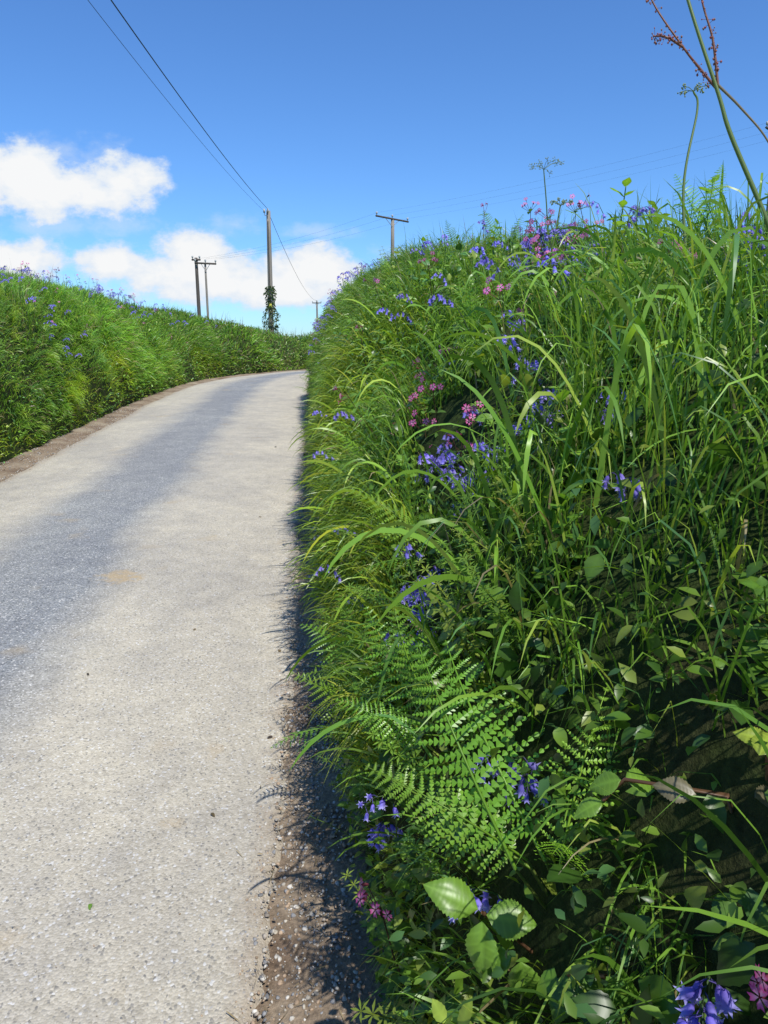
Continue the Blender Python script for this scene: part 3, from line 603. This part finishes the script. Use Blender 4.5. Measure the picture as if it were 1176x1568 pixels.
def twig(p,d,l,r,dep):
    e=p+d*l; t.tube([p,(p+e)/2+rng.normal(size=3)*l*.04,e],[r,r*.8,r*.6],4,(.22,.18,.14))
    if dep<4:
        for k in range(3): twig(p+d*l*rng.uniform(.5,1),nrm(d+rng.normal(size=3)*.45+UP*.15),l*.66,r*.6,dep+1)
for k in range(4): twig(np.array([-4.6+.35*k,50,.5]),nrm(np.array([rng.normal()*.25,rng.normal()*.2,1])),.95,.03,0)
b.tmpl(t); tv=np.array(t.v); tv=tv[tv[:,2]>1.5]; P=tv[rng.choice(len(tv),700)]; n=700
b.inst(LEAF,P,frames(rng.normal(size=(n,3)),UP+rng.normal(size=(n,3))*.5),rng.uniform(.04,.08,n),pick(n)); b.build("hawthorn_shrub",M_leaf)
b=Big()
u_,q_,P,Nn,Tg=scatter(LE,7,30,300,pl[4],pl_end); n=len(P); blades(b,P,nrm(UP+rng.normal(size=(n,3))*.25),rng.uniform(.2,.5,n),rng.uniform(.006,.012,n),rng.uniform(0,.3,n),np.array([[.22,.15,.09]])*rng.uniform(.5,1.3,(n,1)),5); b.build("dry_stalks",M_leaf)
# ---------------------------------------------------------------- camera
cd=bpy.data.cameras.new("camera"); cam=bpy.data.objects.new("camera",cd); bpy.context.scene.collection.objects.link(cam)
cam.location=(0,0,1.55); cam.rotation_euler=(math.radians(90-13.26),0,0); cd.sensor_fit='VERTICAL'; cd.sensor_height=24; cd.lens=24*1099/1568; cd.clip_end=9000; cd.clip_start=.02
bpy.context.scene.camera=cam
# ---------------------------------------------------------------- light
W=bpy.data.worlds.new("World"); bpy.context.scene.world=W; W.use_nodes=True; nt=W.node_tree; N=nt.nodes; L=nt.links; N.clear()
SUN=nrm(np.array([.24,-.46,.80])); el=math.asin(SUN[2]); az=math.atan2(SUN[0],SUN[1])
sk=N.new('ShaderNodeTexSky'); sk.sky_type='NISHITA'; sk.sun_disc=False; sk.sun_elevation=el; sk.sun_rotation=az; sk.air_density=1.0; sk.dust_density=.2; sk.ozone_density=3
tint=mixc(N,L,1.0,sk.outputs[0],(.62,.98,1.42),'MULTIPLY')
bg=N.new('ShaderNodeBackground'); bg.inputs[1].default_value=.12; L.new(tint,bg.inputs[0])
tc=N.new('ShaderNodeTexCoord'); sp=N.new('ShaderNodeSeparateXYZ'); L.new(tc.outputs['Generated'],sp.inputs[0])
yy=mth(N,L,'MAXIMUM',sp.outputs[1],.05); a=mth(N,L,'DIVIDE',sp.outputs[0],yy); b=mth(N,L,'DIVIDE',sp.outputs[2],yy)
cb=N.new('ShaderNodeCombineXYZ'); L.new(a,cb.inputs[0]); L.new(b,cb.inputs[1])
def blobfield(blobs):
    f=None
    for (a0,b0,rx_,ry_) in blobs:
        s=N.new('ShaderNodeVectorMath'); s.operation='SUBTRACT'; L.new(cb.outputs[0],s.inputs[0]); s.inputs[1].default_value=(a0,b0,0)
        m=N.new('ShaderNodeVectorMath'); m.operation='MULTIPLY'; L.new(s.outputs[0],m.inputs[0]); m.inputs[1].default_value=(1/rx_,1/ry_,0)
        l=N.new('ShaderNodeVectorMath'); l.operation='LENGTH'; L.new(m.outputs[0],l.inputs[0])
        v=mth(N,L,'SUBTRACT',1.0,l.outputs['Value']); f=v if f is None else mth(N,L,'SMOOTH_MAX',f,v,.25)
    return f
f=blobfield([(-.470,.205,.085,.050),(-.404,.190,.10,.036),(-.336,.199,.06,.038),(-.54,.195,.08,.05),(-.4815,.107,.075,.030),(-.361,.103,.060,.028),(-.2567,.117,.055,.034),(-.25,.088,.15,.036),(-.10,.092,.085,.038),(-.16,.072,.17,.030),(-.56,.10,.08,.03)])
mp=N.new('ShaderNodeMapping'); mp.inputs['Scale'].default_value=(1,1.5,1); L.new(cb.outputs[0],mp.inputs[0])
nz=noise(N,L,mp.outputs[0],19,7,.6)
f=mth(N,L,'ADD',f,mth(N,L,'MULTIPLY',mth(N,L,'SUBTRACT',nz.outputs[0],.5),1.9))
mr=N.new('ShaderNodeMapRange'); mr.interpolation_type='SMOOTHSTEP'; L.new(f,mr.inputs[0]); mr.inputs[1].default_value=-.12; mr.inputs[2].default_value=.42
f2=blobfield([(-.195,.150,.05,.02),(-.09,.143,.07,.014),(-.44,.235,.12,.03),(-.42,.15,.16,.022),(.06,.11,.12,.02)])
f2=mth(N,L,'ADD',f2,mth(N,L,'MULTIPLY',mth(N,L,'SUBTRACT',nz.outputs[0],.5),2.6))
mr2=N.new('ShaderNodeMapRange'); mr2.interpolation_type='SMOOTHSTEP'; L.new(f2,mr2.inputs[0]); mr2.inputs[1].default_value=.0; mr2.inputs[2].default_value=1.0; mr2.inputs[4].default_value=.4
mask=mth(N,L,'MULTIPLY',mth(N,L,'MAXIMUM',mr.outputs[0],mr2.outputs[0]),mth(N,L,'GREATER_THAN',sp.outputs[1],.06))
cc=ramp(N,L,f,[(.15,(.74,.84,.97)),(.65,(.98,.99,1.0))])
cb2=N.new('ShaderNodeBackground'); cb2.inputs[1].default_value=.95; L.new(cc.outputs[0],cb2.inputs[0])
mx=N.new('ShaderNodeMixShader'); L.new(mask,mx.inputs[0]); L.new(bg.outputs[0],mx.inputs[1]); L.new(cb2.outputs[0],mx.inputs[2])
o=N.new('ShaderNodeOutputWorld'); L.new(mx.outputs[0],o.inputs[0])
sd=bpy.data.lights.new("sun",'SUN'); sd.energy=4.8; sd.angle=math.radians(.5); sd.color=(1,.96,.9); so=bpy.data.objects.new("sun",sd); bpy.context.scene.collection.objects.link(so)
so.rotation_euler=Vector(SUN).to_track_quat('Z','Y').to_euler()
sc=bpy.context.scene; sc.view_settings.view_transform='Standard'; sc.view_settings.look='None'; sc.view_settings.exposure=0
